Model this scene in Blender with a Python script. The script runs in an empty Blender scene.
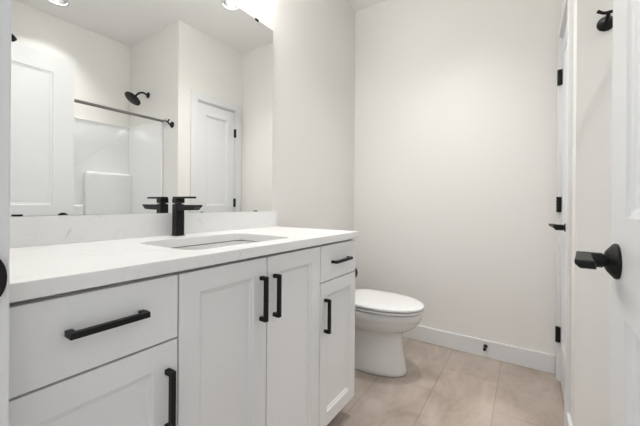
import bpy, bmesh, math, random
from mathutils import Vector, Matrix
R = math.radians
random.seed(4)
SC = bpy.context.scene
COL = SC.collection

# ---------------------------------------------------------------- camera, world, exposure
cam = bpy.data.cameras.new('camera'); camo = bpy.data.objects.new('camera', cam); COL.objects.link(camo)
cam.sensor_width = 36; cam.lens = 313.23 / 640 * 36
cam.clip_start = .01
YAW, ROLL = 33.53, .455
camo.rotation_euler = (Matrix.Rotation(R(YAW), 3, 'Z') @ Matrix.Rotation(R(90), 3, 'X') @ Matrix.Rotation(R(ROLL), 3, 'Z')).to_euler()
camo.location = (0, 0, 1.05)
cam.shift_y = -(213 - 204.23) / 640
SC.camera = camo
w = bpy.data.worlds.new('World'); SC.world = w; w.use_nodes = True
w.node_tree.nodes['Background'].inputs[0].default_value = (.95, .97, 1, 1)
w.node_tree.nodes['Background'].inputs[1].default_value = .52
SC.view_settings.view_transform = 'Standard'; SC.view_settings.look = 'None'
SC.view_settings.gamma = 1; SC.view_settings.use_curve_mapping = False
SC.view_settings.exposure = 0.92
CAN_W, TUB_W, VAN_E = 4.6, 4.4, 37

# ---------------------------------------------------------------- materials
def mat(name, col, rough=.5, metal=0, spec=.5, bump=0, bscale=200, coat=0):
    m = bpy.data.materials.new(name); m.use_nodes = True
    nt = m.node_tree; b = nt.nodes['Principled BSDF']
    b.inputs['Base Color'].default_value = (*col, 1); b.inputs['Roughness'].default_value = rough
    b.inputs['Metallic'].default_value = metal; b.inputs['Specular IOR Level'].default_value = spec
    b.inputs['Coat Weight'].default_value = coat
    tc = nt.nodes.new('ShaderNodeTexCoord')
    n = nt.nodes.new('ShaderNodeTexNoise'); n.inputs['Scale'].default_value = bscale; n.inputs['Detail'].default_value = 3
    nt.links.new(tc.outputs['Object'], n.inputs['Vector'])
    mr = nt.nodes.new('ShaderNodeMapRange'); mr.inputs['To Min'].default_value = rough * .93; mr.inputs['To Max'].default_value = min(1, rough * 1.07)
    nt.links.new(n.outputs['Fac'], mr.inputs['Value']); nt.links.new(mr.outputs['Result'], b.inputs['Roughness'])
    if bump:
        bp = nt.nodes.new('ShaderNodeBump'); bp.inputs['Strength'].default_value = bump; bp.inputs['Distance'].default_value = .002
        nt.links.new(n.outputs['Fac'], bp.inputs['Height']); nt.links.new(bp.outputs['Normal'], b.inputs['Normal'])
    return m
M_wall = mat('wall_paint', (.84, .828, .80), .75, spec=.3, bump=.12, bscale=140)
M_ceil = mat('ceiling_paint', (.93, .925, .91), .9, spec=.2, bump=.2, bscale=90)
M_trim = mat('trim_enamel', (.78, .79, .795), .38)
M_cab = mat('cabinet_paint', (.83, .836, .838), .42)
M_cabin = mat('cabinet_carcass', (.42, .42, .415), .6)
M_black = mat('matte_black_metal', (.006, .006, .006), .46, metal=.2, spec=.35)
M_dark = mat('dark_recess', (.02, .02, .02), .8)
M_nickel = mat('brushed_nickel', (.27, .26, .25), .33, metal=1)
M_porc = mat('porcelain', (.80, .80, .79), .12, coat=.4)
M_seat = mat('seat_plastic', (.84, .84, .84), .22)
M_acry = mat('glossy_acrylic', (.85, .86, .86), .1, coat=.5)
M_white = mat('white_baffle', (.8, .8, .8), .3)
M_baffle = mat('satin_reflector', (.16, .16, .157), .3, metal=1)
M_chrome = mat('polished_chrome', (.8, .8, .8), .08, metal=1)
M_mirror = mat('mirror_silver', (.93, .94, .935), 0, metal=1)
M_mirror.node_tree.nodes['Principled BSDF'].inputs['Roughness'].default_value = 0
for l in list(M_mirror.node_tree.links):
    if l.to_socket.name == 'Roughness': M_mirror.node_tree.links.remove(l)

def emit(name, col, s):
    m = bpy.data.materials.new(name); m.use_nodes = True
    b = m.node_tree.nodes['Principled BSDF']
    b.inputs['Base Color'].default_value = (.9, .9, .9, 1)
    b.inputs['Emission Color'].default_value = (*col, 1); b.inputs['Emission Strength'].default_value = s
    return m
M_shade = emit('lit_opal_glass', (1, .982, .96), VAN_E)
M_lens = emit('lit_lens', (1, .98, .95), 1.2)

def quartz():
    m = mat('white_quartz', (.86, .86, .855), .34); nt = m.node_tree; b = nt.nodes['Principled BSDF']
    tc = nt.nodes.new('ShaderNodeTexCoord')
    mp = nt.nodes.new('ShaderNodeMapping'); mp.inputs['Scale'].default_value = (2.2, 2.6, 3.2); mp.inputs['Rotation'].default_value = (.3, .5, .6)
    n = nt.nodes.new('ShaderNodeTexNoise'); n.inputs['Scale'].default_value = 3.0; n.inputs['Detail'].default_value = 7; n.inputs['Distortion'].default_value = 1.2
    s = nt.nodes.new('ShaderNodeMath'); s.operation = 'SUBTRACT'; s.inputs[1].default_value = .5
    a = nt.nodes.new('ShaderNodeMath'); a.operation = 'ABSOLUTE'
    r = nt.nodes.new('ShaderNodeValToRGB'); r.color_ramp.elements[0].position = 0; r.color_ramp.elements[0].color = (1, 1, 1, 1)
    r.color_ramp.elements[1].position = .012; r.color_ramp.elements[1].color = (0, 0, 0, 1)
    n2 = nt.nodes.new('ShaderNodeTexNoise'); n2.inputs['Scale'].default_value = 9
    r2 = nt.nodes.new('ShaderNodeValToRGB'); r2.color_ramp.elements[0].position = .52; r2.color_ramp.elements[1].position = .7
    mu = nt.nodes.new('ShaderNodeMath'); mu.operation = 'MULTIPLY'
    mx = nt.nodes.new('ShaderNodeMix'); mx.data_type = 'RGBA'
    mx.inputs[6].default_value = (.87, .87, .865, 1); mx.inputs[7].default_value = (.70, .70, .69, 1)
    L = nt.links.new
    L(tc.outputs['Object'], mp.inputs[0]); L(mp.outputs[0], n.inputs['Vector']); L(tc.outputs['Object'], n2.inputs['Vector'])
    L(n.outputs['Fac'], s.inputs[0]); L(s.outputs[0], a.inputs[0]); L(a.outputs[0], r.inputs[0]); L(n2.outputs['Fac'], r2.inputs[0])
    L(r.outputs[0], mu.inputs[0]); L(r2.outputs[0], mu.inputs[1]); L(mu.outputs[0], mx.inputs[0]); L(mx.outputs[2], b.inputs['Base Color'])
    return m
M_quartz = quartz()

def tile():
    m = mat('porcelain_tile', (.4, .34, .3), .42, spec=.4); nt = m.node_tree; b = nt.nodes['Principled BSDF']; L = nt.links.new
    g = nt.nodes.new('ShaderNodeNewGeometry'); sp = nt.nodes.new('ShaderNodeSeparateXYZ'); L(g.outputs['Position'], sp.inputs[0])
    ax = nt.nodes.new('ShaderNodeMath'); ax.operation = 'ADD'; ax.inputs[1].default_value = -1.83 + 6.1 + .305
    ay = nt.nodes.new('ShaderNodeMath'); ay.operation = 'ADD'; ay.inputs[1].default_value = .14 + 3.05
    L(sp.outputs[1], ax.inputs[0]); L(sp.outputs[0], ay.inputs[0])
    cb = nt.nodes.new('ShaderNodeCombineXYZ'); L(ax.outputs[0], cb.inputs[0]); L(ay.outputs[0], cb.inputs[1])
    br = nt.nodes.new('ShaderNodeTexBrick'); br.offset = .5; br.inputs['Scale'].default_value = 1
    br.inputs['Brick Width'].default_value = .61; br.inputs['Row Height'].default_value = .305
    br.inputs['Mortar Size'].default_value = .003; br.inputs['Mortar Smooth'].default_value = .2
    br.inputs['Color1'].default_value = (.93, .93, .93, 1); br.inputs['Color2'].default_value = (1.06, 1.06, 1.06, 1); br.inputs['Mortar'].default_value = (.80, .79, .78, 1)
    L(cb.outputs[0], br.inputs['Vector'])
    mp = nt.nodes.new('ShaderNodeMapping'); mp.inputs['Scale'].default_value = (1.7, .9, 1); mp.inputs['Rotation'].default_value = (0, 0, .8); L(g.outputs['Position'], mp.inputs[0])
    n = nt.nodes.new('ShaderNodeTexNoise'); n.inputs['Scale'].default_value = 3.4; n.inputs['Detail'].default_value = 9; n.inputs['Roughness'].default_value = .62; n.inputs['Distortion'].default_value = .45
    L(mp.outputs[0], n.inputs['Vector'])
    r = nt.nodes.new('ShaderNodeValToRGB')
    r.color_ramp.elements[0].position = .36; r.color_ramp.elements[0].color = (.37, .302, .25, 1)
    r.color_ramp.elements[1].position = .64; r.color_ramp.elements[1].color = (.53, .455, .40, 1)
    L(n.outputs['Fac'], r.inputs[0])
    mx = nt.nodes.new('ShaderNodeMix'); mx.data_type = 'RGBA'; mx.blend_type = 'MULTIPLY'; mx.inputs[0].default_value = 1
    L(r.outputs[0], mx.inputs[6]); L(br.outputs['Color'], mx.inputs[7]); L(mx.outputs[2], b.inputs['Base Color'])
    bp = nt.nodes.new('ShaderNodeBump'); bp.inputs['Strength'].default_value = .4; bp.inputs['Distance'].default_value = .001; bp.invert = True
    L(br.outputs['Fac'], bp.inputs['Height']); L(bp.outputs['Normal'], b.inputs['Normal'])
    return m
M_tile = tile()

# ---------------------------------------------------------------- helpers
ORG = {}
def box(bm, x0, x1, y0, y1, z0, z1):
    v = [bm.verts.new(p) for p in ((x0,y0,z0),(x1,y0,z0),(x1,y1,z0),(x0,y1,z0),(x0,y0,z1),(x1,y0,z1),(x1,y1,z1),(x0,y1,z1))]
    for f in ((3,2,1,0),(4,5,6,7),(0,1,5,4),(1,2,6,5),(2,3,7,6),(3,0,4,7)): bm.faces.new([v[i] for i in f])
def B(*boxes):
    bm = bmesh.new()
    for b in boxes: box(bm, *b)
    return bm
def loft(bm, rings, cap0=True, cap1=True, close=False):
    vs = [[bm.verts.new(p) for p in r] for r in rings]; n = len(vs[0])
    for a, b in zip(vs, vs[1:] + ([vs[0]] if close else [])):
        for i in range(n): bm.faces.new((a[i], a[(i+1)%n], b[(i+1)%n], b[i]))
    if not close:
        if cap0: bm.faces.new(vs[0][::-1])
        if cap1: bm.faces.new(vs[-1])
def frame(d):
    d = Vector(d).normalized(); up = Vector((0,0,1)) if abs(d.z) < .95 else Vector((1,0,0))
    a = d.cross(up).normalized(); return a, d.cross(a).normalized(), d
def lathe(bm, c, d, prof, n=32, cap0=True, cap1=True):
    """prof = [(distance along d, radius)]"""
    a, b, d = frame(d); c = Vector(c)
    loft(bm, [[c + d*t + (a*math.cos(2*math.pi*i/n) + b*math.sin(2*math.pi*i/n))*r for i in range(n)] for t, r in prof], cap0, cap1)
def tube(bm, pts, r, n=14):
    pts = [Vector(p) for p in pts]; rings = []; a = b = None
    for i, p in enumerate(pts):
        d = (pts[min(i+1, len(pts)-1)] - pts[max(i-1, 0)]).normalized()
        if a is None: a, b, _ = frame(d)
        else:
            a = (a - d*a.dot(d)).normalized(); b = d.cross(a)
        rr = r[i] if isinstance(r, (list, tuple)) else r
        rings.append([p + (a*math.cos(2*math.pi*k/n) + b*math.sin(2*math.pi*k/n))*rr for k in range(n)])
    loft(bm, rings)
def obj(name, bm, m, parent=None, bevel=0, seg=2, smooth=None, org=None):
    bmesh.ops.remove_doubles(bm, verts=bm.verts, dist=1e-5)
    bmesh.ops.recalc_face_normals(bm, faces=bm.faces)
    xs = [v.co for v in bm.verts]
    if org is None:
        org = Vector(((min(p.x for p in xs)+max(p.x for p in xs))/2, (min(p.y for p in xs)+max(p.y for p in xs))/2, min(p.z for p in xs)))
    org = Vector(org)
    bmesh.ops.translate(bm, verts=bm.verts, vec=-org)
    me = bpy.data.meshes.new(name); 
    if smooth is not None:
        for f in bm.faces: f.smooth = True
        for e in bm.edges:
            if len(e.link_faces) == 2 and e.calc_face_angle(0) > R(smooth): e.smooth = False
    bm.to_mesh(me); bm.free(); me.materials.append(m)
    o = bpy.data.objects.new(name, me); COL.objects.link(o)
    o.location = org - (ORG[parent] if parent else Vector((0,0,0))); 
    if parent: o.parent = parent
    ORG[o] = org
    if bevel:
        b = o.modifiers.new('bevel', 'BEVEL'); b.width = bevel; b.segments = seg; b.limit_method = 'ANGLE'; b.angle_limit = R(35)
        b.harden_normals = False
    return o
def tag(o, label, cat, group=None):
    o['label'] = label; o['category'] = cat
    if group: o['group'] = group
    return o
def thing(name, loc, label=None, cat=None, group=None):
    o = bpy.data.objects.new(name, None); COL.objects.link(o); o.location = loc; o.empty_display_size = .05; ORG[o] = Vector(loc)
    if label: tag(o, label, cat, group)
    return o
def struct(o, label=None):
    o['kind'] = 'structure'
    if label: o['label'] = label
    return o
def plate_holes(outer, holes, z0, z1):
    """horizontal plate with holes; loops are lists of (x, y)"""
    bm = bmesh.new(); loops = []
    for lp in [outer] + holes:
        vs = [bm.verts.new((x, y, z1)) for x, y in lp]
        for i in range(len(vs)): bm.edges.new((vs[i], vs[(i+1) % len(vs)]))
        loops.append(vs)
    bmesh.ops.triangle_fill(bm, use_beauty=True, edges=bm.edges[:])
    top = bm.faces[:]
    r = bmesh.ops.duplicate(bm, geom=bm.verts[:] + bm.edges[:] + top)
    vm = r['vert_map']
    for vs in loops:
        for v in vs: vm[v].co.z = z0
    for vs in loops:
        for i in range(len(vs)):
            a, b = vs[i], vs[(i+1) % len(vs)]
            bm.faces.new((a, b, vm[b], vm[a]))
    return bm
def circle(cx, cy, r, n=40): return [(cx + r*math.cos(2*math.pi*i/n), cy + r*math.sin(2*math.pi*i/n)) for i in range(n)]
def rrect(x0, x1, y0, y1, r, n=8):
    out = []
    for cx, cy, a0 in ((x1-r, y1-r, 0), (x0+r, y1-r, 90), (x0+r, y0+r, 180), (x1-r, y0+r, 270)):
        for i in range(n+1):
            a = R(a0 + 90*i/n); out.append((cx + r*math.cos(a), cy + r*math.sin(a)))
    return out
def paneled(w, h, t, panels, prof, both=False):
    """slab in local coords: a = width 0..w, b = height 0..h, n = 0 (front) .. t (back); panels = [(a0,a1,b0,b1)] in one column"""
    bm = bmesh.new()
    def q(pts): bm.faces.new([bm.verts.new(p) for p in pts])
    def face(n0, sg):
        a0, a1 = panels[0][0], panels[0][1]
        q([(0,0,n0),(a0,0,n0),(a0,h,n0),(0,h,n0)]); q([(a1,0,n0),(w,0,n0),(w,h,n0),(a1,h,n0)])
        cuts = [0]
        for p in panels: cuts += [p[2], p[3]]
        cuts.append(h)
        for i in range(0, len(cuts), 2): q([(a0,cuts[i],n0),(a1,cuts[i],n0),(a1,cuts[i+1],n0),(a0,cuts[i+1],n0)])
        for (pa, pb, pc, pd) in panels:
            rr = [[(pa+i,pc+i,n0+sg*d),(pb-i,pc+i,n0+sg*d),(pb-i,pd-i,n0+sg*d),(pa+i,pd-i,n0+sg*d)] for i, d in prof]
            for r0, r1 in zip(rr, rr[1:]):
                for k in range(4): q([r0[k], r0[(k+1)%4], r1[(k+1)%4], r1[k]])
            q(rr[-1])
    face(0, 1)
    if both: face(t, -1)
    else: q([(0,0,t),(w,0,t),(w,h,t),(0,h,t)])
    q([(0,0,0),(w,0,0),(w,0,t),(0,0,t)]); q([(0,h,0),(w,h,0),(w,h,t),(0,h,t)])
    q([(0,0,0),(0,h,0),(0,h,t),(0,0,t)]); q([(w,0,0),(w,h,0),(w,h,t),(w,0,t)])
    return bm
def place(bm, o, av, bv, nv):
    """map local (a, b, n) to o + a*av + b*bv + n*nv"""
    av, bv, nv, o = Vector(av), Vector(bv), Vector(nv), Vector(o)
    for v in bm.verts: v.co = o + av*v.co.x + bv*v.co.y + nv*v.co.z
    return bm

# ---------------------------------------------------------------- dimensions of the room
XW, YN, YF, ZC = -1.269, .115, 2.456, 2.74     # mirror wall, doorway wall, far wall, ceiling
XR, YA, XT = .167, 1.684, 1.07                 # closet wall, shower end wall, back of tub

# ---------------------------------------------------------------- room shell
struct(obj('floor', B((XW-.1, XT+.1, -1.6, YF+.1, -.1, 0)), M_tile, org=(0,0,0)), 'large beige-brown stone-look tile floor')
CANS = [(-.42, 1.79), (.756, .96)]
struct(obj('ceiling', plate_holes([(XW-.1, 0), (XT+.1, 0), (XT+.1, YF+.1), (XW-.1, YF+.1)], [circle(x, y, .066) for x, y in CANS], ZC, ZC+.11), M_ceil))
struct(obj('wall_left', B((XW-.1, XW, 0, YF+.1, 0, ZC)), M_wall), 'warm white wall behind the mirror')
struct(obj('wall_far', B((XW, XT+.1, YF, YF+.1, 0, ZC)), M_wall), 'warm white wall behind the toilet')
struct(obj('wall_right', B((XR, XR+.11, YA, 1.885, 0, ZC), (XR, XR+.11, 2.358, YF, 0, ZC), (XR, XR+.11, 1.885, 2.358, 2.06, ZC)), M_wall), 'narrow wall around the closet door')
struct(obj('wall_shower', B((XR+.11, XT+.1, YA, YA+.11, 0, ZC)), M_wall), 'short wall with the robe hook at the end of the tub')
struct(obj('wall_tub', B((XT, XT+.1, YN, YA, 0, ZC)), M_wall))
struct(obj('wall_near', B((XW, -.64, 0, YN, 0, ZC), (.166, XT+.1, 0, YN, 0, ZC), (-.64, .166, 0, YN, 2.075, ZC)), M_wall), 'wall with the entry doorway')

# entry door frame: jambs, stops and casing
struct(obj('trim_1', B((-.64, -.62, 0, YN, 0, 2.055), (.146, .166, 0, YN, 0, 2.055), (-.64, .166, 0, YN, 2.055, 2.075),
                       (-.62, -.608, .01, .07, 0, 2.055), (.134, .146, .01, .07, 0, 2.055)), M_trim, bevel=.0015), 'white jamb of the entry doorway')
struct(obj('trim_2', B((-.69, -.625, YN, YN+.016, 0, 2.065), (-.69, .216, YN, YN+.016, 2.06, 2.125)), M_trim, bevel=.003), 'white casing at the entry doorway')
# strike plate
bm = bmesh.new()
prof = [(.085, -.034), (.108, -.034)] + [(.108 + .0185*math.cos(R(a)), .034*math.sin(R(a))) for a in range(-80, 81, 10)] + [(.108, .034), (.085, .034)]
loft(bm, [[(x, y, .942+z) for y, z in prof] for x in (-.6199, -.6178)])
sp = obj('strike_plate', bm, M_black); tag(sp, 'black rounded strike plate on the white door jamb at the left edge', 'strike plate')
obj('latch_hole_shade', B((-.6179, -.6174, .088, .106, .932, .952)), M_dark, sp)  # solid dark patch paints the shade inside the latch hole

# baseboards
def baseboard(name, *bx): struct(obj(name, B(*bx), M_trim, bevel=.003))
baseboard('baseboard_far', (XW, XR-.016, YF-.014, YF, 0, .116))
baseboard('baseboard_left', (XW, XW+.014, 1.41, YF-.014, 0, .116))
baseboard('baseboard_right', (XR-.014, XR, YA-.014, 1.807, 0, .116), (XR, .372, YA-.014, YA, 0, .116))

# ---------------------------------------------------------------- doors
DPROF = [(0,0), (.003,.005), (.012,.007), (.016,.010)]
def lever(parent, c, out, along, name='door_handle', k=1):
    """rose, neck and lever; out = away from the leaf, along = lever direction"""
    c, out, along = Vector(c), Vector(out), Vector(along)
    h = thing(name, c); h.parent = parent; h.location = c - ORG[parent]
    bm = bmesh.new(); lathe(bm, c, out, [(0,.0335*k),(.003,.0345*k),(.006,.0335*k),(.017,.020),(.019,.0155)], 40); obj('rose', bm, M_black, h, smooth=40)
    bm = bmesh.new(); lathe(bm, c+out*.018, out, [(0,.0125),(.004,.0125),(.005,.0145),(.036,.0145)], 28); obj('neck', bm, M_black, h, smooth=40)
    bm = bmesh.new(); up = Vector((0,0,1)); rings = []
    for s, o0, o1, z0, z1 in ((-.0165,.040,.058,-.008,.010), (-.014,.037,.061,-.011,.0135), (.0,.036,.063,-.0105,.0135), (.03,.040,.066,-.007,.0135), (.07,.044,.071,-.0045,.0130), (.108,.046,.076,-.003,.0125), (.113,.049,.072,-.001,.0105)):
        p = c + along*s; ch = min(.008, (z1-z0)*.5)
        rings.append([p + out*a + up*b for a, b in ((o0, z0), (o1-ch, z0), (o1, z0+ch), (o1, z1), (o0+.004, z1), (o0, z1-.004))])
    loft(bm, rings); obj('lever', bm, M_black, h, bevel=.0015)
    return h
# entry door, open 90 degrees against the tub side
XL, Y0, Y1 = .146, .121, .883
d1 = struct(thing('door_1', (XL+.0175, (Y0+Y1)/2, .012)), 'white two panel entry door standing open at the right edge')
bm = place(paneled(Y1-Y0, 2.033, .035, [(.12, Y1-Y0-.12, .24, .835), (.12, Y1-Y0-.12, 1.018, 1.915)], DPROF, True), (XL, Y0, .012), (0,1,0), (0,0,1), (1,0,0))
obj('leaf', bm, M_trim, d1, bevel=.0012)
lever(d1, (XL, .822, .944), (-1,0,0), (0,-1,0)); lever(d1, (XL+.035, .822, .943), (1,0,0), (0,-1,0))
obj('latch_plate', B((XL+.005, XL+.030, Y1, Y1+.0015, .92, .976)), M_black, d1)
obj('top_cone', (lambda b: (lathe(b, (XL+.0165, .552, 2.0725), (0,1,0), [(0,.027),(.010,.026),(.022,.018),(.034,.005)], 24), b)[1])(bmesh.new()), M_black, d1, smooth=50)  # unidentified black cone, added on the leaf for its image in the mirror
# closet door
d2 = struct(thing('door_2', (XR+.02, 2.12, .01)), 'white two panel closet door beside the far wall')
CY0, CY1 = 1.895, 2.348
bm = place(paneled(CY1-CY0, 2.036, .035, [(.095, CY1-CY0-.095, .24, .835), (.095, CY1-CY0-.095, 1.020, 1.925)], DPROF, False), (XR+.002, CY0, .01), (0,1,0), (0,0,1), (1,0,0))
obj('leaf', bm, M_trim, d2, bevel=.0012)
lever(d2, (XR+.002, 1.943, .945), (-1,0,0), (0,1,0), k=.68)
for z in (1.820, 1.06, .283):
    bm = bmesh.new()
    for k in range(5): lathe(bm, (XR-.013, 2.353, z-.046+.0184*k), (0,0,1), [(0,.0105),(.0176,.0105)], 16)
    box(bm, XR-.014, XR+.0015, 2.343, 2.353, z-.045, z+.045)
    obj('hinge', bm, M_black, d2)
struct(obj('trim_3', B((XR-.016, XR, 1.81, 1.884, 0, 2.07), (XR-.016, XR, 2.359, 2.433, 0, 2.07), (XR-.016, XR, 1.81, 2.433, 2.064, 2.135),
                       (XR-.004, XR+.11, 1.8845, 1.892, 0, 2.058), (XR-.004, XR+.11, 2.3515, 2.3585, 0, 2.058), (XR-.004, XR+.11, 1.8845, 2.3585, 2.053, 2.0605)), M_trim, bevel=.003), 'white casing around the closet door')

# ---------------------------------------------------------------- vanity
XD = -.715                                      # door faces
CPROF = [(0,0), (.0025,.0045), (.010,.006), (.0125,.0105)]
van = thing('vanity_cabinet', (-.98, .76, 0), 'long grey-white shaker vanity cabinet with black bar pulls under the quartz top', 'cabinet')
YG = [.119, .452, .767, 1.086, 1.404]
obj('carcass', B((XW+.002, XD-.0205, .118, .136, .10, .880), (XW+.002, XD-.0205, 1.385, 1.403, .10, .880), (XW+.002, XD-.0205, .136, 1.385, .10, .118), (XW+.002, XW+.012, .136, 1.385, .118, .880), (XD-.036, XD-.0205, .136, 1.385, .118, .880)), M_cabin, van, bevel=.001)
obj('toe_kick', B((XW+.002, XD-.095, .118, 1.39, 0, .0995)), M_cab, van)
def pull(parent, y, z, L, vert):
    bm = bmesh.new(); h, t, pr = L/2, .006, .030; x = XD
    if vert:
        for s in (-1, 1): box(bm, x, x+pr-2*t, y-t, y+t, z+s*(h-t)-t, z+s*(h-t)+t)
        box(bm, x+pr-2*t, x+pr, y-t, y+t, z-h, z+h)
    else:
        for s in (-1, 1): box(bm, x, x+pr-2*t, y+s*(h-t)-t, y+s*(h-t)+t, z-t, z+t)
        box(bm, x+pr-2*t, x+pr, y-h, y+h, z-t, z+t)
    obj('bar_pull', bm, M_black, parent, bevel=.001)
def slab_drawer(y0, y1, z0, z1, hw, dy=0, dz=0):
    d = obj('drawer', B((XD-.02, XD, y0, y1, z0, z1)), M_cab, van, bevel=.0015)
    pull(d, (y0+y1)/2+dy, (z0+z1)/2+dz, hw, False); return d
def cab_door(y0, y1, z0, z1, py, pz, hw=.142):
    wd, hd = y1-y0, z1-z0; s = .057
    bm = place(paneled(wd, hd, .02, [(s, wd-s, s, hd-s)], CPROF), (XD, y0, z0), (0,1,0), (0,0,1), (-1,0,0))
    d = obj('door', bm, M_cab, van, bevel=.0008)
    pull(d, py, pz, hw, True); return d
g = .0022; ZB, ZD, ZT = .097, .7195, .874
slab_drawer(YG[0]+g, YG[1]-g, ZD+g, ZT, .144, .010, .008)
slab_drawer(YG[3]+g, YG[4], ZD+g, ZT, .150)
cab_door(YG[0]+g, YG[1]-g, ZB, ZD-g, YG[1]-.029, .584)
cab_door(YG[1]+g, YG[2]-g, ZB, ZT, YG[2]-.030, .746)
cab_door(YG[2]+g, YG[3]-g, ZB, ZT, YG[2]+.033, .742)
cab_door(YG[3]+g, YG[4], ZB, ZD-g, YG[3]+.035, .578)

# countertop with sink cut-out, backsplash
SX0, SX1, SY0, SY1 = -1.10, -.785, .535, .995
top = obj('countertop', plate_holes([(XW+.001, .117), (-.704, .117), (-.704, 1.416), (XW+.001, 1.416)], [rrect(SX0, SX1, SY0, SY1, .045)], .884, .916), M_quartz, bevel=.002)
tag(top, 'white quartz countertop with faint grey veins on the vanity', 'countertop')
obj('backsplash', B((XW+.001, -1.244, .117, 1.416, .9162, 1.006)), M_quartz, top, bevel=.001)
# sink bowl
bm = bmesh.new(); rings = []
for off, z in ((-.02, .8815), (.005, .8815), (.005, .872), (.006, .80), (.018, .765), (.05, .750), (.12, .745)):
    rings.append([(x, y, z) for x, y in rrect(SX0-.004+off, SX1+.004-off, SY0-.004+off, SY1+.004-off, max(.02, .052-off*.3))])
out = [[(x, y, z) for x, y in rrect(SX0-.004+o2, SX1+.004-o2, SY0-.004+o2, SY1+.004-o2, .05)] for o2, z in ((.10, .733), (.03, .74), (-.006, .765), (-.008, .86), (-.02, .868))]
loft(bm, rings + out, close=False, cap0=False, cap1=False)
# close bowl bottoms
bm.verts.ensure_lookup_table()
sink = obj('undermount_sink', bm, M_porc, smooth=50)
tag(sink, 'white rectangular undermount sink bowl below the counter cut-out', 'sink')
bm = B((SX0+.11, SX1-.11, SY0+.11, SY1-.11, .7335, .7455)); obj('bowl_floor', bm, M_porc, sink)
bm = bmesh.new(); lathe(bm, ((SX0+SX1)/2, .765, .7455), (0,0,1), [(0,.022),(.003,.022),(.004,.016)], 24); obj('drain', bm, M_black, sink, smooth=40)

# faucet
FX, FY = -1.205, .757
fa = thing('faucet', (FX, FY, .916), 'matte black square single lever faucet standing behind the sink', 'faucet')
obj('base_plate', B((FX-.020, FX+.020, FY-.020, FY+.020, .9161, .919)), M_black, fa, bevel=.001)
obj('body', B((FX-.0175, FX+.0175, FY-.0175, FY+.0175, .919, 1.046)), M_black, fa, bevel=.003)
bm = bmesh.new()
loft(bm, [[(x, FY+s, z) for s, z in ((-.0155, zb), (.0155, zb), (.0155, zt), (-.0155, zt))] for x, zb, zt in ((FX+.0176, 1.020, 1.0435), (FX+.10, 1.022, 1.0435), (FX+.118, 1.023, 1.0435), (FX+.140, 1.039, 1.0435))])
obj('spout', bm, M_black, fa, bevel=.0015)
bm = bmesh.new(); lathe(bm, (FX, FY, 1.0461), (0,0,1), [(0,.0145),(.004,.0145)], 28); obj('swivel_ring', bm, M_dark, fa)
obj('handle', B((FX-.0175, FX+.0175, FY-.0175, FY+.0175, 1.0502, 1.069), (FX-.0175, FX+.098, FY-.0155, FY+.0155, 1.069, 1.0765)), M_black, fa, bevel=.0015)

# mirror and clips
mi = obj('wall_mirror', B((XW+.001, -1.264, .14, 1.3916, 1.0075, 2.076)), M_mirror)
tag(mi, 'large frameless wall mirror above the vanity backsplash', 'mirror')
for y in (.279, 1.257):
    obj('mirror_clip', B((XW+.001, -1.2605, y-.012, y+.012, 2.068, 2.080)), M_black, mi, bevel=.001)
    obj('mirror_clip', B((-1.2638, -1.2600, y-.012, y+.012, 1.0068, 1.0125)), M_black, mi, bevel=.001)
obj('edge_highlight', B((XW+.001, -1.2635, 1.3917, 1.3945, 1.0075, 2.076)), M_trim, mi)  # white strip paints the bright highlight along the mirror's polished edge

# ---------------------------------------------------------------- toilet
TY = 1.91
def egg(xb, xf, w, z, n=56, sq=2.3, ty=TY):
    """closed outline, front = +x; widest a little behind the middle"""
    out = []; xm = xb + (xf-xb)*.44
    for i in range(n):
        a = 2*math.pi*i/n; c, s = math.cos(a), math.sin(a)
        if c >= 0: x = xm + (xf-xm)*abs(c)**(2/2.05); y = w*math.copysign(abs(s)**(2/2.05), s)
        else: x = xm - (xm-xb)*abs(c)**(2/(sq+1.2)); y = w*math.copysign(abs(s)**(2/(sq+.6)), s)
        out.append((x, ty+y, z))
    return out
to = thing('toilet', (-.93, TY, 0), 'white two piece elongated toilet with closed lid beside the vanity', 'toilet')
bm = bmesh.new()
S = [(0,-1.13,-.622,.122),(.012,-1.13,-.615,.128),(.03,-1.13,-.617,.127),(.10,-1.13,-.632,.119),(.18,-1.13,-.645,.114),(.235,-1.13,-.645,.114),
     (.258,-1.14,-.640,.117),(.270,-1.15,-.618,.133),(.285,-1.16,-.592,.149),(.305,-1.18,-.563,.164),(.33,-1.19,-.544,.176),(.350,-1.21,-.536,.1815),(.356,-1.215,-.530,.1855),(.391,-1.22,-.528,.186),(.396,-1.22,-.534,.181)]
loft(bm, [egg(xb, xf, w_, z) for z, xb, xf, w_ in S])
obj('bowl', bm, M_porc, to, smooth=75)
bm = bmesh.new(); loft(bm, [egg(xb, xf, w_, z, sq=3) for z, xb, xf, w_ in ((.3962,-1.03,-.56,.150),(.4055,-1.03,-.56,.150),(.406,-1.03,-.524,.183),(.407,-1.03,-.519,.187),(.4155,-1.03,-.519,.187),(.4175,-1.03,-.523,.184))]); obj('seat', bm, M_seat, to, smooth=50)
bm = bmesh.new(); loft(bm, [egg(xb, xf, w_, z, sq=3) for z, xb, xf, w_ in ((.4177,-1.03,-.56,.150),(.424,-1.03,-.56,.150),(.4245,-1.035,-.523,.184),(.426,-1.035,-.516,.190),(.435,-1.035,-.516,.190),(.439,-1.033,-.520,.187),(.443,-1.02,-.54,.17),(.446,-.98,-.60,.11),(.447,-.92,-.70,.04))]); obj('lid', bm, M_seat, to, smooth=35)
for s in (-.075, .075):
    bm = bmesh.new(); lathe(bm, (-1.045, TY+s-.02, .424), (0,1,0), [(0,.012),(.04,.012)], 16); obj('seat_hinge', bm, M_seat, to, smooth=40)
def rring(x0, x1, hw, z, r=.03): return [(x, y, z) for x, y in rrect(x0, x1, TY-hw, TY+hw, r)]
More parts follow.
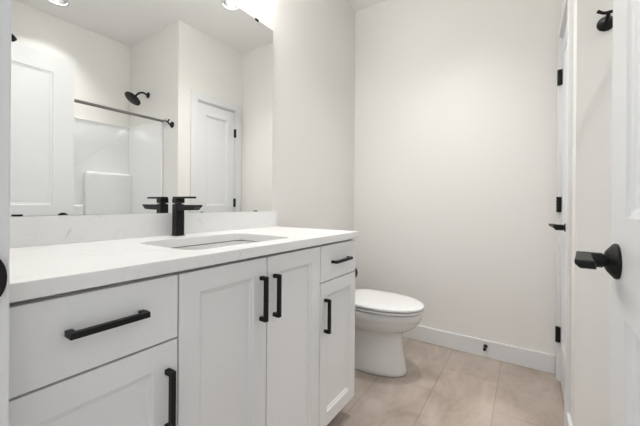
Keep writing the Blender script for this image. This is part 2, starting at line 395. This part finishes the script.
bm = bmesh.new(); loft(bm, [rring(-1.235,-1.10,.155,.4075), rring(-1.24,-1.09,.17,.43), rring(-1.245,-1.08,.18,.70), rring(-1.245,-1.08,.18,.735)]); obj('tank', bm, M_porc, to, smooth=50)
bm = bmesh.new(); loft(bm, [rring(-1.25,-1.077,.183,.7355), rring(-1.252,-1.074,.186,.742), rring(-1.252,-1.074,.186,.76), rring(-1.246,-1.08,.18,.768)]); obj('tank_lid', bm, M_porc, to, smooth=40)
bm = bmesh.new(); lathe(bm, (-1.0795, TY-.12, .69), (1,0,0), [(0,.012),(.014,.012)], 20); tube(bm, [(-1.068, TY-.125, .69), (-1.062, TY-.09, .689), (-1.062, TY-.05, .686)], .005); obj('flush_lever', bm, M_black, to, smooth=40)
for s in (-1, 1):
    bm = bmesh.new(); lathe(bm, (-.96, TY+s*.127, .0), (0,0,1), [(0,.014),(.012,.013),(.02,.006)], 16); obj('bolt_cap', bm, M_porc, to, smooth=60)

# ---------------------------------------------------------------- small fittings
# toilet paper holder on the end of the vanity
tp = thing('paper_holder', (-.746, 1.404, .705), 'black toilet paper holder on the end panel of the vanity', 'paper holder')
bm = bmesh.new(); lathe(bm, (-.746, 1.4035, .705), (0,1,0), [(0,.0345),(.020,.0345),(.028,.030),(.032,.014)], 36); obj('rose', bm, M_black, tp, smooth=40)
bm = bmesh.new(); tube(bm, [(-.744, 1.43, .705), (-.744, 1.458, .705), (-.750, 1.467, .705), (-.765, 1.470, .705), (-.90, 1.470, .705), (-.905, 1.470, .713)], .0065); obj('arm', bm, M_black, tp, smooth=40)
# door stop on far baseboard
ds = thing('door_stop', (-.236, YF-.014, .078), 'small black door stop on the far baseboard', 'door stop')
bm = bmesh.new(); lathe(bm, (-.236, YF-.0141, .078), (0,-1,0), [(0,.013),(.004,.013),(.008,.006),(.052,.005)], 20); obj('stem', bm, M_black, ds, smooth=40)
bm = bmesh.new(); lathe(bm, (-.236, YF-.066, .078), (0,-1,0), [(0,.010),(.012,.010),(.015,.007)], 20); obj('rubber_tip', bm, M_black, ds, smooth=40)
# robe hook
HX, HZ = .258, 1.785
rh = thing('robe_hook', (HX, YA, HZ), 'black double robe hook on the wall beside the closet door', 'hook')
bm = bmesh.new(); lathe(bm, (HX, YA-.0002, HZ), (0,-1,0), [(0,.029),(.005,.029),(.009,.027),(.022,.012),(.026,.008)], 36); obj('rose', bm, M_black, rh, smooth=40)
bm = bmesh.new(); tube(bm, [(HX, YA-.020, HZ), (HX, YA-.034, HZ+.004), (HX, YA-.044, HZ+.014), (HX, YA-.047, HZ+.024)], [.008,.0075,.007,.007]); obj('stem', bm, M_black, rh, smooth=50)
for s in (-1, 1):
    bm = bmesh.new(); tube(bm, [(HX, YA-.047, HZ+.023), (HX+s*.012, YA-.049, HZ+.022), (HX+s*.022, YA-.052, HZ+.026), (HX+s*.034, YA-.054, HZ+.034)], [.006,.006,.0055,.0065]); obj('prong', bm, M_black, rh, smooth=50)

# tub and surround
tb = thing('bathtub', (.73, .90, 0), 'white tub with glossy moulded shower surround, seen in the mirror', 'bathtub')
TX0 = .39
bm = bmesh.new()
oo = [(x, y) for x, y in rrect(TX0, XT-.001, YN+.001, YA-.001, .01)]
R4 = [[(x, y, 0) for x, y in oo], [(x, y, .43) for x, y in oo], [(x, y, .445) for x, y in rrect(TX0+.01, XT-.011, YN+.011, YA-.011, .02)],
      [(x, y, .445) for x, y in rrect(TX0+.07, XT-.07, YN+.07, YA-.07, .09)], [(x, y, .42) for x, y in rrect(TX0+.08, XT-.08, YN+.08, YA-.08, .10)],
      [(x, y, .14) for x, y in rrect(TX0+.12, XT-.12, YN+.13, YA-.13, .12)], [(x, y, .10) for x, y in rrect(TX0+.17, XT-.17, YN+.18, YA-.18, .12)]]
loft(bm, R4); obj('tub_shell', bm, M_acry, tb, smooth=35)
obj('surround', B((XT-.026, XT-.001, YN+.001, YA-.001, .446, 1.85), (TX0+.014, XT-.026, YA-.022, YA-.001, .446, 1.85), (TX0+.014, XT-.026, YN+.001, YN+.022, .446, 1.85)), M_acry, tb, bevel=.008, seg=3)
obj('shelf_block', B((.965, XT-.0255, 1.25, YA-.006, .4465, 1.352)), M_acry, tb, bevel=.03, seg=5)
obj('shelf_block', B((.985, XT-.0255, YN+.0215, 1.249, .4465, 1.03)), M_acry, tb, bevel=.02, seg=4)
# shower rod
ro_ = thing('shower_rod', (.372, .9, 1.83), 'brushed metal shower curtain rod spanning the tub, seen in the mirror', 'shower rod')
bm = bmesh.new(); tube(bm, [(.372, YN+.024, 1.83), (.372, YA-.004, 1.83)], .0125, 20); obj('rod', bm, M_nickel, ro_, smooth=40)
for y, s in ((YN+.0235, 1), (YA-.0005, -1)):
    if s == 1: y = YN+.0005
    bm = bmesh.new(); lathe(bm, (.372, y, 1.83), (0,s,0), [(0,.03),(.004,.03),(.010,.018),(.026,.0165)], 28); obj('end_flange', bm, M_chrome, ro_, smooth=40)
# shower head
sh = thing('shower_fixture', (.689, YA, 2.14), 'black round shower head on a curved arm, seen in the mirror', 'shower head')
bm = bmesh.new(); lathe(bm, (.689, YA-.0002, 2.142), (0,-1,0), [(0,.03),(.005,.03),(.009,.024),(.016,.012)], 28); obj('flange', bm, M_black, sh, smooth=40)
pts = [(.689, YA-.015-.112*t, 2.142 + .018*math.sin(math.pi*t) - .045*t*t) for t in [i/12 for i in range(13)]]
bm = bmesh.new(); tube(bm, pts, .0095); obj('arm', bm, M_black, sh, smooth=50)
hd = Vector((0, -.62, -.78)).normalized(); hc = Vector(pts[-1])
bm = bmesh.new(); lathe(bm, hc - hd*.005, hd, [(0,.012),(.012,.016),(.022,.014),(.028,.03),(.036,.07),(.040,.078),(.050,.078),(.053,.074)], 40); obj('head', bm, M_black, sh, smooth=40)

# ---------------------------------------------------------------- lamps
def can(x, y, watts, label):
    c = thing('recessed_light', (x, y, ZC), label, 'ceiling light', 'recessed ceiling lights')
    bm = bmesh.new(); lathe(bm, (x, y, ZC), (0,0,-1), [(-.002,.0655),(-.002,.084),(.0,.086),(.003,.084),(.004,.066),(-.002,.0655)], 48, False, False); obj('trim_ring', bm, M_white, c, smooth=40)
    bm = bmesh.new(); lathe(bm, (x, y, ZC+.001), (0,0,1), [(0,.0655),(.095,.042),(.096,.044),(0,.0658)], 48, False, False); obj('baffle', bm, M_baffle, c, smooth=40)
    bm = bmesh.new(); lathe(bm, (x, y, ZC+.095), (0,0,1), [(0,.042),(.004,.042)], 40); obj('lens', bm, M_lens, c)
    l = bpy.data.lights.new('can_lamp', 'AREA'); l.shape = 'DISK'; l.size = .075; l.energy = watts; l.color = (1, .982, .96); l.spread = R(120)
    lo = bpy.data.objects.new('can_lamp', l); COL.objects.link(lo); lo.location = (0, 0, .088); lo.parent = c
can(*CANS[0], CAN_W, 'round recessed ceiling light in front of the toilet, seen in the mirror')
can(*CANS[1], TUB_W, 'round recessed ceiling light over the tub, at the top edge of the mirror')
vl = thing('vanity_light', (XW, .757, 2.355), 'three light vanity fixture with opal shades above the mirror', 'wall light')
obj('back_plate', B((XW+.0005, XW+.022, .35, 1.164, 2.350, 2.410)), M_black, vl, bevel=.003)
for y in (.407, .757, 1.107):
    bm = bmesh.new(); tube(bm, [(XW+.02, y, 2.380), (XW+.07, y, 2.383), (XW+.098, y, 2.377), (XW+.105, y, 2.360)], .008); lathe(bm, (XW+.105, y, 2.365), (0,0,-1), [(0,.03),(.02,.03)], 24); obj('lamp_arm', bm, M_black, vl, smooth=40)
    bm = bmesh.new(); lathe(bm, (XW+.105, y, 2.346), (0,0,-1), [(0,.030),(.01,.042),(.07,.052),(.075,.048)], 36); obj('lamp_shade', bm, M_shade, vl, smooth=50)
